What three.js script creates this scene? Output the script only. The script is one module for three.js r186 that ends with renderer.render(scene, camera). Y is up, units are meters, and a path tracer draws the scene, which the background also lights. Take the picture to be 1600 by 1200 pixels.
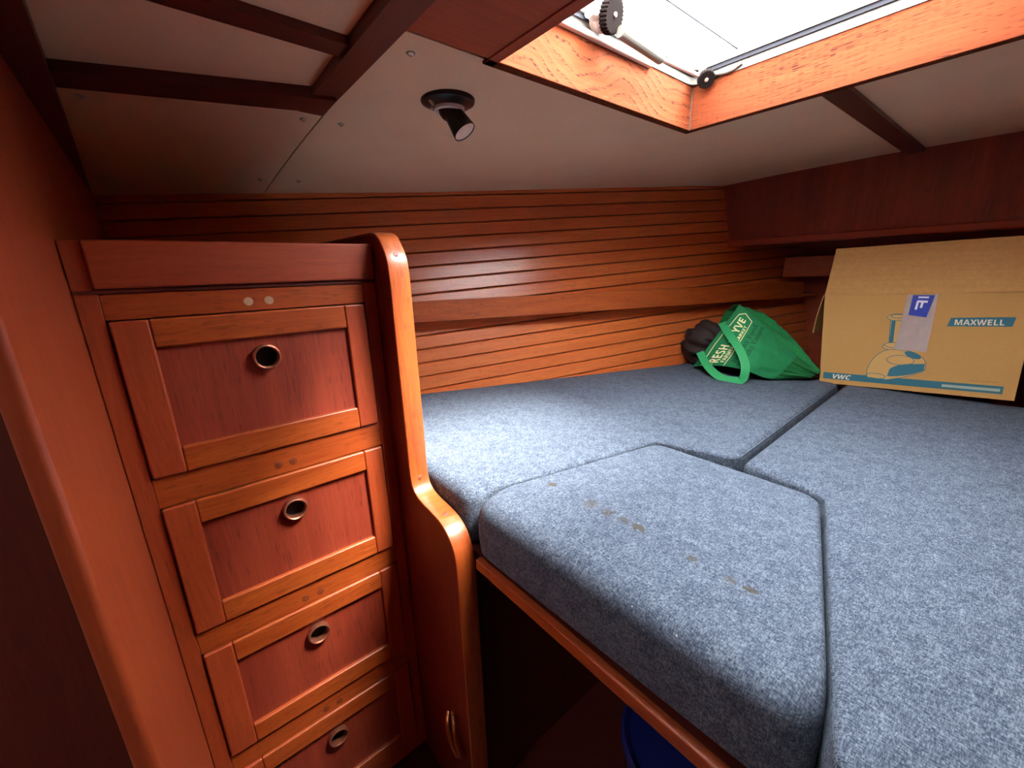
import * as THREE from 'three';
import { RoundedBoxGeometry } from 'three/addons/geometries/RoundedBoxGeometry.js';
import { mergeGeometries, mergeVertices, toCreasedNormals } from 'three/addons/utils/BufferGeometryUtils.js';

// ---------------------------------------------------------------- camera, sky, sun, exposure
const H = 1.55;                                   // eye height above the cabin sole; shapes below are measured from the eye
const scene = new THREE.Scene();
const camera = new THREE.PerspectiveCamera(2 * Math.atan(600 / 647.3) * 180 / Math.PI, 4 / 3, 0.02, 100);
{
  const yaw = 39.193 * Math.PI / 180, pitch = 15.213 * Math.PI / 180, roll = -1.824 * Math.PI / 180;
  const f = new THREE.Vector3(Math.sin(yaw) * Math.cos(pitch), -Math.sin(pitch), -Math.cos(yaw) * Math.cos(pitch));
  const r = new THREE.Vector3(Math.cos(yaw), 0, Math.sin(yaw)), u = new THREE.Vector3().crossVectors(r, f);
  const r2 = r.clone().multiplyScalar(Math.cos(roll)).addScaledVector(u, Math.sin(roll));
  const u2 = u.clone().multiplyScalar(Math.cos(roll)).addScaledVector(r, -Math.sin(roll));
  camera.quaternion.setFromRotationMatrix(new THREE.Matrix4().makeBasis(r2, u2, f.clone().negate()));
  camera.position.set(0, H, 0);
}
scene.add(camera);
const SKY = 26.0;
scene.background = new THREE.Color().setRGB(0.92 * SKY, 0.98 * SKY, 1.04 * SKY);     // even overcast
const sun = new THREE.DirectionalLight(new THREE.Color().setRGB(1, 0.98, 0.95), 24);  // sun behind thin cloud: very soft
sun.position.set(1.6, H + 2.2, 0.75); sun.target.position.set(0.75, H - 0.5, -0.95);
sun.castShadow = true; sun.shadow.radius = 50;
Object.assign(sun.shadow.camera, { left: -2.5, right: 2.5, top: 2.5, bottom: -2.5, near: 0.1, far: 8 });
scene.add(sun, sun.target);
const renderer = new THREE.WebGLRenderer();
renderer.toneMapping = THREE.LinearToneMapping;
renderer.toneMappingExposure = 1.4;
renderer.shadowMap.enabled = true;

// ---------------------------------------------------------------- helpers
let seed = 7;
const rnd = () => { seed = (seed * 1664525 + 1013904223) >>> 0; return seed / 4294967296; };
const V = (x, y, z) => new THREE.Vector3(x, y + H, z);
const counts = {};
const numbered = (n) => { const k = counts[n] = (counts[n] ?? -1) + 1; return k ? `${n}_${String(k).padStart(3, '0')}` : n; };
function thing(name, label, category, base, group) {
  const o = new THREE.Group(); o.name = numbered(name); o.position.copy(V(...base)); scene.add(o);
  o.userData = { label, category }; if (group) o.userData.group = group;
  return o;
}
function struct(name) { const o = new THREE.Group(); o.name = name; o.userData.kind = 'structure'; scene.add(o); return o; }
// geometry is made in place (world); a child of a thing is moved back by the thing's base
function part(name, geo, mat, parent, label) {
  const m = new THREE.Mesh(geo, mat); m.name = numbered(name); m.castShadow = m.receiveShadow = true;
  if (parent !== scene) {
    let p = parent; const off = new THREE.Vector3(); while (p && p !== scene) { off.add(p.position); p = p.parent; }
    m.position.copy(off).negate(); m.userData = {};
  }
  parent.add(m);
  if (label) m.userData.label = label;
  return m;
}
function structMesh(name, geo, mat) { const m = part(name, geo, mat, scene); m.name = name; m.userData = { kind: 'structure' }; return m; }
// texture coordinates in metres: a face is laid flat along its main axis, grain along e0
function laid(geo, e0 = [1, 0, 0], e1 = [0, 1, 0], su = 1, sv = su, ou = rnd() * 3, ov = rnd() * 3, sideShift = 0) {
  const g = geo.index ? geo.toNonIndexed() : geo, p = g.attributes.position, uv = new Float32Array(p.count * 2);
  const a = new THREE.Vector3(...e0).normalize(), b = new THREE.Vector3(...e1); b.addScaledVector(a, -a.dot(b)).normalize();
  const c = new THREE.Vector3().crossVectors(a, b), P = [0, 1, 2].map(() => new THREE.Vector3()), n = new THREE.Vector3(), q = new THREE.Vector3();
  for (let i = 0; i < p.count; i += 3) {
    for (let k = 0; k < 3; k++) P[k].fromBufferAttribute(p, i + k);
    n.subVectors(P[1], P[0]).cross(q.subVectors(P[2], P[0]));
    const na = Math.abs(n.dot(a)), nb = Math.abs(n.dot(b)), nc = Math.abs(n.dot(c));
    const [U, W] = na > nb && na > nc ? [b, c] : nb > nc ? [a, c] : [a, b];
    for (let k = 0; k < 3; k++) { uv[(i + k) * 2] = P[k].dot(U) / su + ou; uv[(i + k) * 2 + 1] = P[k].dot(W) / sv + ov + (W === c ? sideShift : 0); }
  }
  g.setAttribute('uv', new THREE.BufferAttribute(uv, 2));
  for (const k of Object.keys(g.attributes)) if (!['position', 'normal', 'uv'].includes(k)) g.deleteAttribute(k);
  return g;
}
const X = [1, 0, 0], Y = [0, 1, 0], Z = [0, 0, 1];
const G = { x: [X, Y], y: [Y, X], z: [Z, Y] };
function boxGeo(x0, x1, y0, y1, z0, z1, r = 0.003, grain = 'x') {
  const w = x1 - x0, h = y1 - y0, d = z1 - z0;
  const g = r ? new RoundedBoxGeometry(w, h, d, 2, Math.min(r, w / 2.01, h / 2.01, d / 2.01)) : new THREE.BoxGeometry(w, h, d);
  g.translate((x0 + x1) / 2, (y0 + y1) / 2 + H, (z0 + z1) / 2);
  return laid(g, ...G[grain], WL, WW);
}
const WL = 1.2, WW = 0.6;                          // metres that one wood tile covers along and across the grain
function quadSolid(c, grain, crease = true) {      // eight corners: bottom 4 then top 4, same turn
  const f = [[0, 1, 2, 3], [7, 6, 5, 4], [0, 4, 5, 1], [1, 5, 6, 2], [2, 6, 7, 3], [3, 7, 4, 0]], pos = [];
  for (const [a, b, d, e] of f) for (const k of [a, b, d, a, d, e]) pos.push(...c[k].toArray());
  let g = new THREE.BufferGeometry(); g.setAttribute('position', new THREE.Float32BufferAttribute(pos, 3));
  const mid = c.reduce((s, v) => s.add(v), new THREE.Vector3()).divideScalar(8);
  const p0 = c[0], n = new THREE.Vector3().subVectors(c[1], p0).cross(new THREE.Vector3().subVectors(c[2], p0));
  if (n.dot(new THREE.Vector3().subVectors(p0, mid)) < 0) { const a = g.attributes.position.array; for (let i = 0; i < a.length; i += 9) for (let k = 0; k < 3; k++) { const t = a[i + 3 + k]; a[i + 3 + k] = a[i + 6 + k]; a[i + 6 + k] = t; } }
  g.computeVertexNormals();
  return laid(g, ...(Array.isArray(grain) ? grain : G[grain]), WL, WW);
}
function gridGeo(fn, nu, nv, closed = false) {     // a sheet of points fn(u, v)
  const pos = [], idx = [];
  for (let j = 0; j <= nv; j++) for (let i = 0; i <= nu; i++) { const p = fn(i / nu, j / nv); pos.push(p.x, p.y, p.z); }
  for (let j = 0; j < nv; j++) for (let i = 0; i < nu; i++) { const a = j * (nu + 1) + i; idx.push(a, a + 1, a + nu + 2, a, a + nu + 2, a + nu + 1); }
  const g = new THREE.BufferGeometry(); g.setAttribute('position', new THREE.Float32BufferAttribute(pos, 3)); g.setIndex(idx);
  const uv = []; for (let j = 0; j <= nv; j++) for (let i = 0; i <= nu; i++) uv.push(i / nu, 1 - j / nv);
  g.setAttribute('uv', new THREE.Float32BufferAttribute(uv, 2));
  g.computeVertexNormals(); return g;
}
function shellGeo(fn, nu, nv, t) {                 // the same with a thickness t along -normal, rims closed
  const a = gridGeo(fn, nu, nv), n = a.attributes.normal, P = a.attributes.position, W = nu + 1, pos = [...P.array], uv = [...a.attributes.uv.array], N = P.count, idx = [...a.index.array];
  for (let i = 0; i < N; i++) pos.push(P.getX(i) - n.getX(i) * t, P.getY(i) - n.getY(i) * t, P.getZ(i) - n.getZ(i) * t);
  uv.push(...uv.slice());
  for (let k = 0; k < a.index.count; k += 3) idx.push(N + idx[k], N + idx[k + 2], N + idx[k + 1]);
  const rim = (s) => { for (let k = 0; k + 1 < s.length; k++) idx.push(s[k], N + s[k], N + s[k + 1], s[k], N + s[k + 1], s[k + 1]); };
  rim([...Array(W).keys()]); rim([...Array(nv + 1).keys()].map((j) => j * W + nu)); rim([...Array(W).keys()].map((i) => nv * W + nu - i)); rim([...Array(nv + 1).keys()].map((j) => (nv - j) * W));
  const g = new THREE.BufferGeometry(); g.setAttribute('position', new THREE.Float32BufferAttribute(pos, 3)); g.setAttribute('uv', new THREE.Float32BufferAttribute(uv, 2)); g.setIndex(idx);
  return toCreasedNormals(g, 0.7);
}
function tube(pts, r, n = 24, m = 8, closed = false) { return new THREE.TubeGeometry(new THREE.CatmullRomCurve3(pts, closed, 'centripetal'), n, r, m, closed); }
function lathe(profile, at, dir, seg = 40) {       // profile [[radius, along]] turned about dir
  const g = new THREE.LatheGeometry(profile.map(([r, y]) => new THREE.Vector2(r, y)), seg);
  g.applyQuaternion(new THREE.Quaternion().setFromUnitVectors(new THREE.Vector3(0, 1, 0), new THREE.Vector3(...dir).normalize()));
  g.translate(at.x, at.y, at.z); return toCreasedNormals(g, 0.6);
}
function merged(list) { return mergeGeometries(list.map((g) => { const k = g.index ? g.toNonIndexed() : g; for (const a of Object.keys(k.attributes)) if (!['position', 'normal', 'uv'].includes(a)) k.deleteAttribute(a); return k; })); }

// ---------------------------------------------------------------- textures
const hash = (x, y, s) => { let h = Math.imul(x, 374761393) ^ Math.imul(y, 668265263) ^ Math.imul(s, 2147483647 - 61); h = Math.imul(h ^ (h >>> 13), 1274126177); return ((h ^ (h >>> 16)) >>> 0) / 4294967296; };
function vn(x, y, px, py, s) {                     // value noise that repeats after px, py cells
  const xi = Math.floor(x), yi = Math.floor(y), fx = x - xi, fy = y - yi, sx = fx * fx * (3 - 2 * fx), sy = fy * fy * (3 - 2 * fy);
  const m = (a, n) => ((a % n) + n) % n, a = m(xi, px), b = m(xi + 1, px), c = m(yi, py), d = m(yi + 1, py);
  return (hash(a, c, s) * (1 - sx) + hash(b, c, s) * sx) * (1 - sy) + (hash(a, d, s) * (1 - sx) + hash(b, d, s) * sx) * sy;
}
function texture(w, h, fn, srgb = true) {
  const d = new Uint8Array(w * h * 4);
  for (let y = 0; y < h; y++) for (let x = 0; x < w; x++) { const c = fn(x / w, y / h, x, y), o = (y * w + x) * 4; for (let k = 0; k < 3; k++) d[o + k] = Math.max(0, Math.min(255, c[k])); d[o + 3] = 255; }
  const t = new THREE.DataTexture(d, w, h); t.wrapS = t.wrapT = THREE.RepeatWrapping; t.magFilter = THREE.LinearFilter; t.minFilter = THREE.LinearMipmapLinearFilter; t.generateMipmaps = true;
  if (srgb) t.colorSpace = THREE.SRGBColorSpace; t.needsUpdate = true; return t;
}
const mix3 = (a, b, t) => [0, 1, 2].map((k) => a[k] + (b[k] - a[k]) * t);
// grain along u: broad bands, fine streaks, short dark pores
function wood({ dark, light, pore, s, bands = 9, wave = 0.05, streak = 110, pores = 0.35, poreLen = 60, across = 330, w = 1024, h = 1024, cathedral = 0 }) {
  return texture(w, h, (u, v) => {
    const bend = (vn(u * 3, v * 3, 3, 3, s) - 0.5) * wave + (vn(u * 8, v * 6, 8, 6, s + 1) - 0.5) * wave * 0.4;
    const vv = v + bend;
    let ring = vn(u * 2, vv * bands, 2, bands, s + 2) * 0.6 + vn(u * 4, vv * bands * 3, 4, bands * 3, s + 3) * 0.4, edge = 0;
    if (cathedral) { const q = vv * 26 + cathedral * (vn(u * 3, v * 2, 3, 2, s + 9) + 0.5 * vn(u * 7, v * 4, 7, 4, s + 8) + 0.15 * vn(u * 20, v * 12, 20, 12, s + 10)); const f = q - Math.floor(q); ring = 0.5 * ring + 0.5 * f; edge = Math.max(0, 1 - Math.abs(f - 0.5) * 5); }
    const fine = vn(u * 10, vv * streak, 10, streak, s + 4) * 0.6 + vn(u * 24, vv * streak * 2.2, 24, Math.round(streak * 2.2), s + 5) * 0.4;
    let c = mix3(dark, light, Math.min(1, Math.max(0, 0.5 + (ring - 0.5) * 1.0 + (fine - 0.5) * 0.8)));
    const pz = vn(u * poreLen, vv * across, poreLen, across, s + 6), gate = cathedral ? edge : vn(u * 6, v * 12, 6, 12, s + 7), lim = cathedral ? 0.9 - 0.45 * gate : 0.84 - 0.22 * gate;
    if (pz > lim) c = mix3(c, pore, pores * Math.min(1, (pz - lim) * 9));
    return c;
  });
}
const T = {
  teak: wood({ dark: [160, 67, 23], light: [190, 97, 39], pore: [98, 36, 13], s: 11 }),
  plank: wood({ dark: [200, 94, 40], light: [230, 128, 62], pore: [124, 52, 24], s: 31, pores: 0.25 }),
  veneer: wood({ dark: [128, 45, 26], light: [156, 63, 38], pore: [74, 25, 16], s: 51, bands: 14, wave: 0.02, streak: 130, pores: 0.35, poreLen: 36 }),
  mahogany: wood({ dark: [148, 55, 22], light: [174, 74, 33], pore: [98, 35, 17], s: 71, bands: 7, pores: 0.2 }),
  panel: wood({ dark: [104, 30, 16], light: [126, 42, 23], pore: [64, 20, 11], s: 81, bands: 10, pores: 0.25 }),  // end panel only: shade on its aft face put into the wood tone
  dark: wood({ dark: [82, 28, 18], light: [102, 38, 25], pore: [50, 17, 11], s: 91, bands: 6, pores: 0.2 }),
  coaming: wood({ dark: [104, 47, 22], light: [126, 60, 30], pore: [42, 15, 6], s: 111, pores: 0.85, poreLen: 130, across: 900, cathedral: 8, w: 2048, h: 2048 }),
  coamingStraight: wood({ dark: [106, 47, 24], light: [126, 60, 32], pore: [48, 18, 9], s: 131, pores: 0.8, poreLen: 80, across: 800, h: 2048 }),
};
const poreBump = texture(512, 512, (u, v) => { const a = vn(u * 26, v * 150, 26, 150, 5), b = vn(u * 5, v * 9, 5, 9, 6); const k = 190 + 40 * b - (a > 0.75 ? 150 * (a - 0.75) * 4 : 0); return [k, k, k]; }, false);
const weave = (x, y, s, n) => {                    // heather: threads two pixels thick both ways, each with its own tone
  const a = vn(x / 9, y / 2.2, Math.round(n / 9), Math.round(n / 2.2), s), b = vn(x / 2.2, y / 9, Math.round(n / 2.2), Math.round(n / 9), s + 1), c = hash(x, y, s + 2), d = vn(x / 40, y / 40, Math.round(n / 40), Math.round(n / 40), s + 3);
  return (a - 0.5) * 0.9 + (b - 0.5) * 0.9 + (c - 0.5) * 0.35 + (d - 0.5) * 0.25;
};
const FAB = 0.4;                                  // metres that one fabric tile covers
const fabTone = (k) => mix3([39, 48, 65], [127, 137, 147], Math.max(0, Math.min(1, 0.47 + k * 0.7)));
T.fabric = texture(1024, 1024, (u, v, x, y) => fabTone(weave(x, y, 201, 1024)));
T.fabricBump = texture(1024, 1024, (u, v, x, y) => { const k = 128 + 150 * weave(x, y, 201, 1024); return [k, k, k]; }, false);
// the infill cushion's own cloth: the same heather with brown stains and some lint, 0.8 m square, u along x and v along z
const INF = 0.8, SPOTS = [[0.632, -0.637, 0.011, 0.013, 0.75], [0.628, -0.515, 0.016, 0.016, 0.4], [0.628, -0.468, 0.012, 0.014, 0.5], [0.63, -0.43, 0.013, 0.014, 0.45], [0.628, -0.394, 0.011, 0.018, 0.7], [0.621, -0.281, 0.011, 0.01, 0.5], [0.621, -0.219, 0.009, 0.011, 0.45], [0.623, -0.19, 0.008, 0.013, 0.65]];
const LINT = [[0.468, -0.311, 0.0028], [0.476, -0.303, 0.0016], [0.471, -0.332, 0.0016], [0.478, -0.229, 0.0018], [0.474, -0.163, 0.0016], [0.52, -0.52, 0.0014], [0.482, -0.4, 0.0013], [0.6, -0.33, 0.0012]];
T.infill = texture(2048, 2048, (u, v, x, y) => {
  const X = 0.4 + u * INF, Z = -0.8 + v * INF, k = weave(x, y, 201, 2048);
  let c = fabTone(k);
  for (const [a, b, rx, rz, s] of SPOTS) { const d = Math.hypot((X - a) / rx, (Z - b) / rz); if (d < 1.6) { const e = d + (vn(u * 130, v * 130, 256, 256, 801) - 0.5) * 0.9; if (e < 1) c = mix3(c, [66, 55, 42], s * Math.min(1, (1 - e) * 3)); } }
  for (const [a, b, r] of LINT) if (Math.hypot(X - a, Z - b) < r * (0.3 + 0.5 * hash(x, y, 811))) c = [206, 204, 198];
  return c;
});
T.vinyl = texture(512, 512, (u, v, x, y) => { const k = 0.5 + (vn(u * 6, v * 6, 6, 6, 301) - 0.5) * 0.5 + (vn(u * 120, v * 120, 120, 120, 302) - 0.5) * 0.35 + (hash(x, y, 303) - 0.5) * 0.2; return mix3([236, 198, 156], [246, 210, 170], k); });
T.card = texture(512, 512, (u, v, x, y) => { const k = 0.5 + (vn(u * 4, v * 90, 4, 90, 401) - 0.5) * 0.4 + (vn(u * 70, v * 70, 70, 70, 402) - 0.5) * 0.5; return mix3([188, 140, 78], [206, 157, 93], k); });
T.felt = texture(256, 256, (u, v, x, y) => { const k = 0.5 + (vn(u * 40, v * 40, 40, 40, 501) - 0.5) * 0.6 + (hash(x, y, 502) - 0.5) * 0.4; return mix3([18, 112, 54], [34, 138, 72], k); });

const std = (o) => new THREE.MeshStandardMaterial(o);
const varnish = (map, rough = 0.42, coat = 0.5, tint = 0xffffff) => new THREE.MeshPhysicalMaterial({ map, color: tint, roughness: rough, clearcoat: coat, clearcoatRoughness: 0.28, bumpMap: poreBump, bumpScale: 0.0004 });
const worn = (map) => new THREE.MeshPhysicalMaterial({ map, roughness: 0.85, specularIntensity: 0.25, bumpMap: poreBump, bumpScale: 0.0005 });
const M = {
  teak: varnish(T.teak), rail: varnish(T.teak, 0.4, 0.4, 0xf2e6dc), plank: varnish(T.plank, 0.34, 1), veneer: varnish(T.veneer, 0.45, 0.3),
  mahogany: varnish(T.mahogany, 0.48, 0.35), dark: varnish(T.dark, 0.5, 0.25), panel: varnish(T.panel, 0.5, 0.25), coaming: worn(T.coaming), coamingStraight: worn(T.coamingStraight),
  fabric: std({ map: T.fabric, bumpMap: T.fabricBump, bumpScale: 0.0012, roughness: 0.95 }),
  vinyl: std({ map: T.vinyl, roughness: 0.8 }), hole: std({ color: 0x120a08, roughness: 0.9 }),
  bronze: std({ color: 0xa8664c, metalness: 0.75, roughness: 0.42 }), brass: std({ color: 0xb98a58, metalness: 1, roughness: 0.28 }), steel: std({ color: 0xc8b8a4, metalness: 0.55, roughness: 0.4 }),
  lampDark: std({ color: 0x1c1310, metalness: 0.3, roughness: 0.35 }), white: std({ color: 0xe6e4dc, roughness: 0.4 }), alloy: std({ color: 0x7a766c, roughness: 0.5 }), rubber: std({ color: 0x1e1c26, roughness: 0.7 }),
  black: new THREE.MeshPhysicalMaterial({ color: 0x1c1412, roughness: 0.9, specularIntensity: 0.15 }), card: std({ map: T.card, roughness: 0.85 }), felt: std({ map: T.felt, roughness: 0.9 }), webbing: std({ color: 0x2f9e5c, roughness: 0.7 }),
  glass: new THREE.MeshPhysicalMaterial({ color: 0xffffff, transmission: 1, thickness: 0, roughness: 0.02, ior: 1.49 }),
  plug: std({ color: 0x7a3418, roughness: 0.5 }), plugPale: std({ color: 0xb89070, roughness: 0.5 }), deck: std({ color: 0xcfc8bc, roughness: 0.8 }), blue: std({ color: 0x16246e, roughness: 0.5 }),
};

// ---------------------------------------------------------------- the shape of the hull and of the ceiling
const hz = (x, y, o = 0) => (0.3678 * x - 1.7879 - 0.19 * (y + 0.5) + o) / 0.9299;      // port lining; o = metres inboard
const ZC = -0.39, sz = (x, y, o = 0) => 2 * ZC - hz(x, y, o);                            // starboard lining
const ceilY = (x, z) => 0.388 + 0.0245 * Math.max(0, x - 0.95) - 0.029 * (z - ZC - -0.01) ** 2;
const HATCH = { x0: 0.574, x1: 1.277, z0: -0.71, z1: -0.075 };

// ---------------------------------------------------------------- setting
structMesh('floor', boxGeo(-1.7, 3.1, -1.6, -1.55, -2.5, 1.8, 0, 'x'), M.dark);
const wallPort = struct('wall_port');
{
  const prism = (o0, o1, f) => quadSolid([[-0.15, -1.6, o0], [3.0, -1.6, o0], [3.0, -1.6, o1], [-0.15, -1.6, o1], [-0.15, 0.5, o0], [3.0, 0.5, o0], [3.0, 0.5, o1], [-0.15, 0.5, o1]].map(([x, y, o]) => V(x, y, f(x, y, o))), 'x');
  part('hull_shell', prism(-0.05, -0.016, hz), M.dark, wallPort);
  structMesh('wall_starboard', prism(-0.05, 0, sz), M.mahogany);
  // planks: seams 58 mm apart at x = 0.8, rising forward
  const seam = (k, x) => { const y = -0.4944 + 0.0579 * k; return y + (0.0535 - 0.03 * y) * (x - 0.8) * 1.075; };
  const dir = [[1, 0.05, 0.395], [0, 1, -0.2]];
  for (let k = -5; k <= 15; k++) {
    const gap = 0.0019, ch = 0.0035, n = 10, prof = [[-0.016, 0], [-0.004, 0], [0, ch], [0, -ch], [-0.004, 0], [-0.016, 0]];
    const pos = [];
    const ring = (x) => prof.map(([o, e], i) => { const y = i < 3 ? seam(k, x) + gap + e : seam(k + 1, x) - gap + e; return V(x, y, hz(x, y, o)); });
    for (let i = 0; i < n; i++) {
      const a = ring(-0.114 + (3.0 + 0.114) * i / n), b = ring(-0.114 + (3.0 + 0.114) * (i + 1) / n);
      for (let j = 0; j < 5; j++) for (const p of [a[j], b[j + 1], b[j], a[j], a[j + 1], b[j + 1]]) pos.push(p.x, p.y, p.z);
    }
    const g = new THREE.BufferGeometry(); g.setAttribute('position', new THREE.Float32BufferAttribute(pos, 3)); g.computeVertexNormals();
    part('plank', laid(g, ...dir, WL, WW), M.plank, wallPort);
  }
}
{ // aft bulkhead with the doorway the camera stands in
  const w = struct('wall_aft');
  const g = boxGeo(-0.137, -0.115, -1.55, 0.5, -2.4, -0.583, 0.008, 'y');
  part('bulkhead_panel', g, M.mahogany, w);
  part('bulkhead_panel', boxGeo(-0.137, -0.115, -1.55, 0.5, 0.22, 1.7, 0.008, 'y'), M.mahogany, w);
  part('door_header', boxGeo(-0.136, -0.116, 0.3, 0.5, -0.572, 0.222, 0.004, 'z'), M.mahogany, w);
  structMesh('wall_passage_port', boxGeo(-1.6, -0.137, -1.55, 0.5, -0.98, -0.94, 0, 'y'), M.dark);
  structMesh('wall_passage_starboard', boxGeo(-1.6, -0.137, -1.55, 0.5, 0.5, 0.54, 0, 'y'), M.dark);
  structMesh('wall_passage_aft', boxGeo(-1.64, -1.6, -1.55, 0.5, -1, 0.56, 0, 'y'), M.dark);
}
structMesh('wall_forward', boxGeo(2.93, 2.98, -1.55, 0.5, -1.6, 0.8, 0, 'z'), M.mahogany);
{ // header of the anchor locker under the foredeck: a deep board with a lip along its lower edge
  const x = 2.45, top = 0.44, bot = 0.105, z0 = hz(2.47, 0.3), z1 = sz(2.47, 0.3);
  const t = struct('trim_1');
  part('header_board', boxGeo(x, x + 0.03, bot, top, z0 - 0.03, z1 + 0.03, 0.004, 'y'), M.veneer, t);
  part('lower_lip', boxGeo(x - 0.012, x + 0.035, bot - 0.012, bot + 0.022, z0 - 0.02, z1 + 0.02, 0.006, 'z'), M.mahogany, t);
}
{ // ceiling: deck slab round the hatch, headliner panels below it, screws
  const c = struct('ceiling');
  const FILL_GAP = [-1.3, -0.93, -0.42, -0.04];   // unseen roof opening, added aft of the doorway for fill light
  const slab = (x0, x1, z0, z1) => boxGeo(x0, x1, 0.46, 0.53, z0, z1, 0);
  part('deck_slab', merged([slab(-1.7, FILL_GAP[0], -2.5, 1.8), slab(FILL_GAP[1], HATCH.x0 - 0.01, -2.5, 1.8), slab(FILL_GAP[0], FILL_GAP[1], -2.5, FILL_GAP[2]), slab(FILL_GAP[0], FILL_GAP[1], FILL_GAP[3], 1.8), slab(HATCH.x1 + 0.01, 3.1, -2.5, 1.8), slab(HATCH.x0 - 0.01, HATCH.x1 + 0.01, -2.5, HATCH.z0 - 0.01), slab(HATCH.x0 - 0.01, HATCH.x1 + 0.01, HATCH.z1 + 0.01, 1.8)]), M.deck, c);
  const sheet = (a, b, d, e, nu, nv) => laid(shellGeo((u, v) => { const x = (a[0] * (1 - u) + b[0] * u) * (1 - v) + (e[0] * (1 - u) + d[0] * u) * v, z = (a[1] * (1 - u) + b[1] * u) * (1 - v) + (e[1] * (1 - u) + d[1] * u) * v; return V(x, ceilY(x, z), z); }, nu, nv, 0.006), X, Z, 0.5, 0.5);
  const lb = (x) => -1.2 + 0.3167 * (x + 0.1);     // outboard run of the slanted beam
  const hp = (x) => hz(x, 0.33, -0.012);
  const pF = part('headliner_panel', merged([sheet([0.3795, hp(0.3795)], [1.29, hp(1.29)], [1.29, -0.725], [0.3795, -0.725], 10, 12), sheet([1.29, hp(1.29)], [2.46, hp(2.46)], [2.46, -0.375], [1.29, -0.375], 10, 10)]), M.vinyl, c);
  const pB = part('headliner_panel', sheet([-0.116, hp(-0.116)], [0.376, hp(0.376)], [0.376, lb(0.376) + 0.06], [-0.116, lb(-0.116) + 0.06], 6, 8), M.vinyl, c);
  const pC = part('headliner_panel', sheet([-0.116, lb(-0.116) + 0.062], [0.376, lb(0.376) + 0.062], [0.376, -0.80], [-0.116, -0.80], 5, 4), M.vinyl, c);
  part('headliner_panel', sheet([-0.116, -0.798], [0.376, -0.798], [0.376, 0.03], [-0.116, 0.03], 5, 8), M.vinyl, c);
  part('headliner_panel', merged([sheet([-0.116, 0.032], [0.378, 0.032], [0.378, sz(0.378, 0.33)], [-0.116, sz(-0.1, 0.33)], 8, 8), sheet([0.378, -0.06], [1.292, -0.06], [1.292, sz(1.292, 0.33)], [0.378, sz(0.378, 0.33)], 8, 8)]), M.vinyl, c);
  part('headliner_panel', sheet([1.292, -0.373], [2.46, -0.373], [2.46, sz(2.46, 0.33)], [1.292, sz(1.292, 0.33)], 8, 8), M.vinyl, c);
  const screw = (x, z, p) => { const at = V(x, ceilY(x, z), z); part('screw', merged([lathe([[0, -0.0045], [0.004, -0.004], [0.0075, -0.002], [0.0085, 0], [0.0085, 0.002]], at, [0, 1, 0], 20), lathe([[0, -0.006], [0.0022, -0.0058], [0.0022, -0.003]], at, [0, 1, 0], 8)]), M.steel, p); };
  for (const [x, z] of [[0.427, -0.782], [0.43, -1.175], [0.456, -1.737]]) screw(x, z, pF);
  for (const [x, z] of [[0.344, -1.187], [-0.049, -1.276], [0.34, -1.759]]) screw(x, z, pB);
  // deck beams under the headliner, and one added dark wedge
  const beam = (n, pts, y0, y1, m, g) => { const t = quadSolid([...pts.map(([x, z], i) => V(x, Array.isArray(y0) ? y0[i] : y0, z)), ...pts.map(([x, z]) => V(x, y1, z))], g); structMesh(n, t, m); };
  beam('trim_2', [[0.368, -1.12], [0.368, 1.1], [0.318, 1.1], [0.318, -1.12]], 0.363, 0.44, M.dark, 'z');
  beam('trim_3', [[-0.116, lb(-0.116) - 0.025], [0.36, lb(0.36) - 0.025], [0.36, lb(0.36) + 0.06], [-0.116, lb(-0.116) + 0.06]], 0.356, 0.42, M.dark, 'x');
  beam('trim_4', [[-0.116, -0.83], [0.318, -0.838], [0.318, -0.79], [-0.116, -0.785]], 0.37, 0.43, M.dark, 'x');
  beam('trim_5', [[1.29, -0.4], [2.45, -0.41], [2.45, -0.355], [1.29, -0.347]], [0.386, 0.41, 0.41, 0.386], 0.44, M.dark, 'x');
  beam('added_trim_7', [[-0.116, -2.0], [-0.104, -1.25], [-0.07, -0.9], [-0.05, -0.7]].concat([[-0.116, -0.7]]).slice(0, 0).concat([[-0.118, -0.7], [-0.118, -1.98], [-0.112, -1.98], [-0.056, -0.7]]), [0.345, 0.292, 0.292, 0.345], 0.46, M.dark, 'z');  // added wedge: dark band standing for shade at the bulkhead top
  beam('trim_6', [[0.368, -0.715], [0.56, -0.715], [0.56, -0.06], [0.368, -0.06]], 0.383, 0.43, M.mahogany, 'x');   // board between beam and hatch
}

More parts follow.
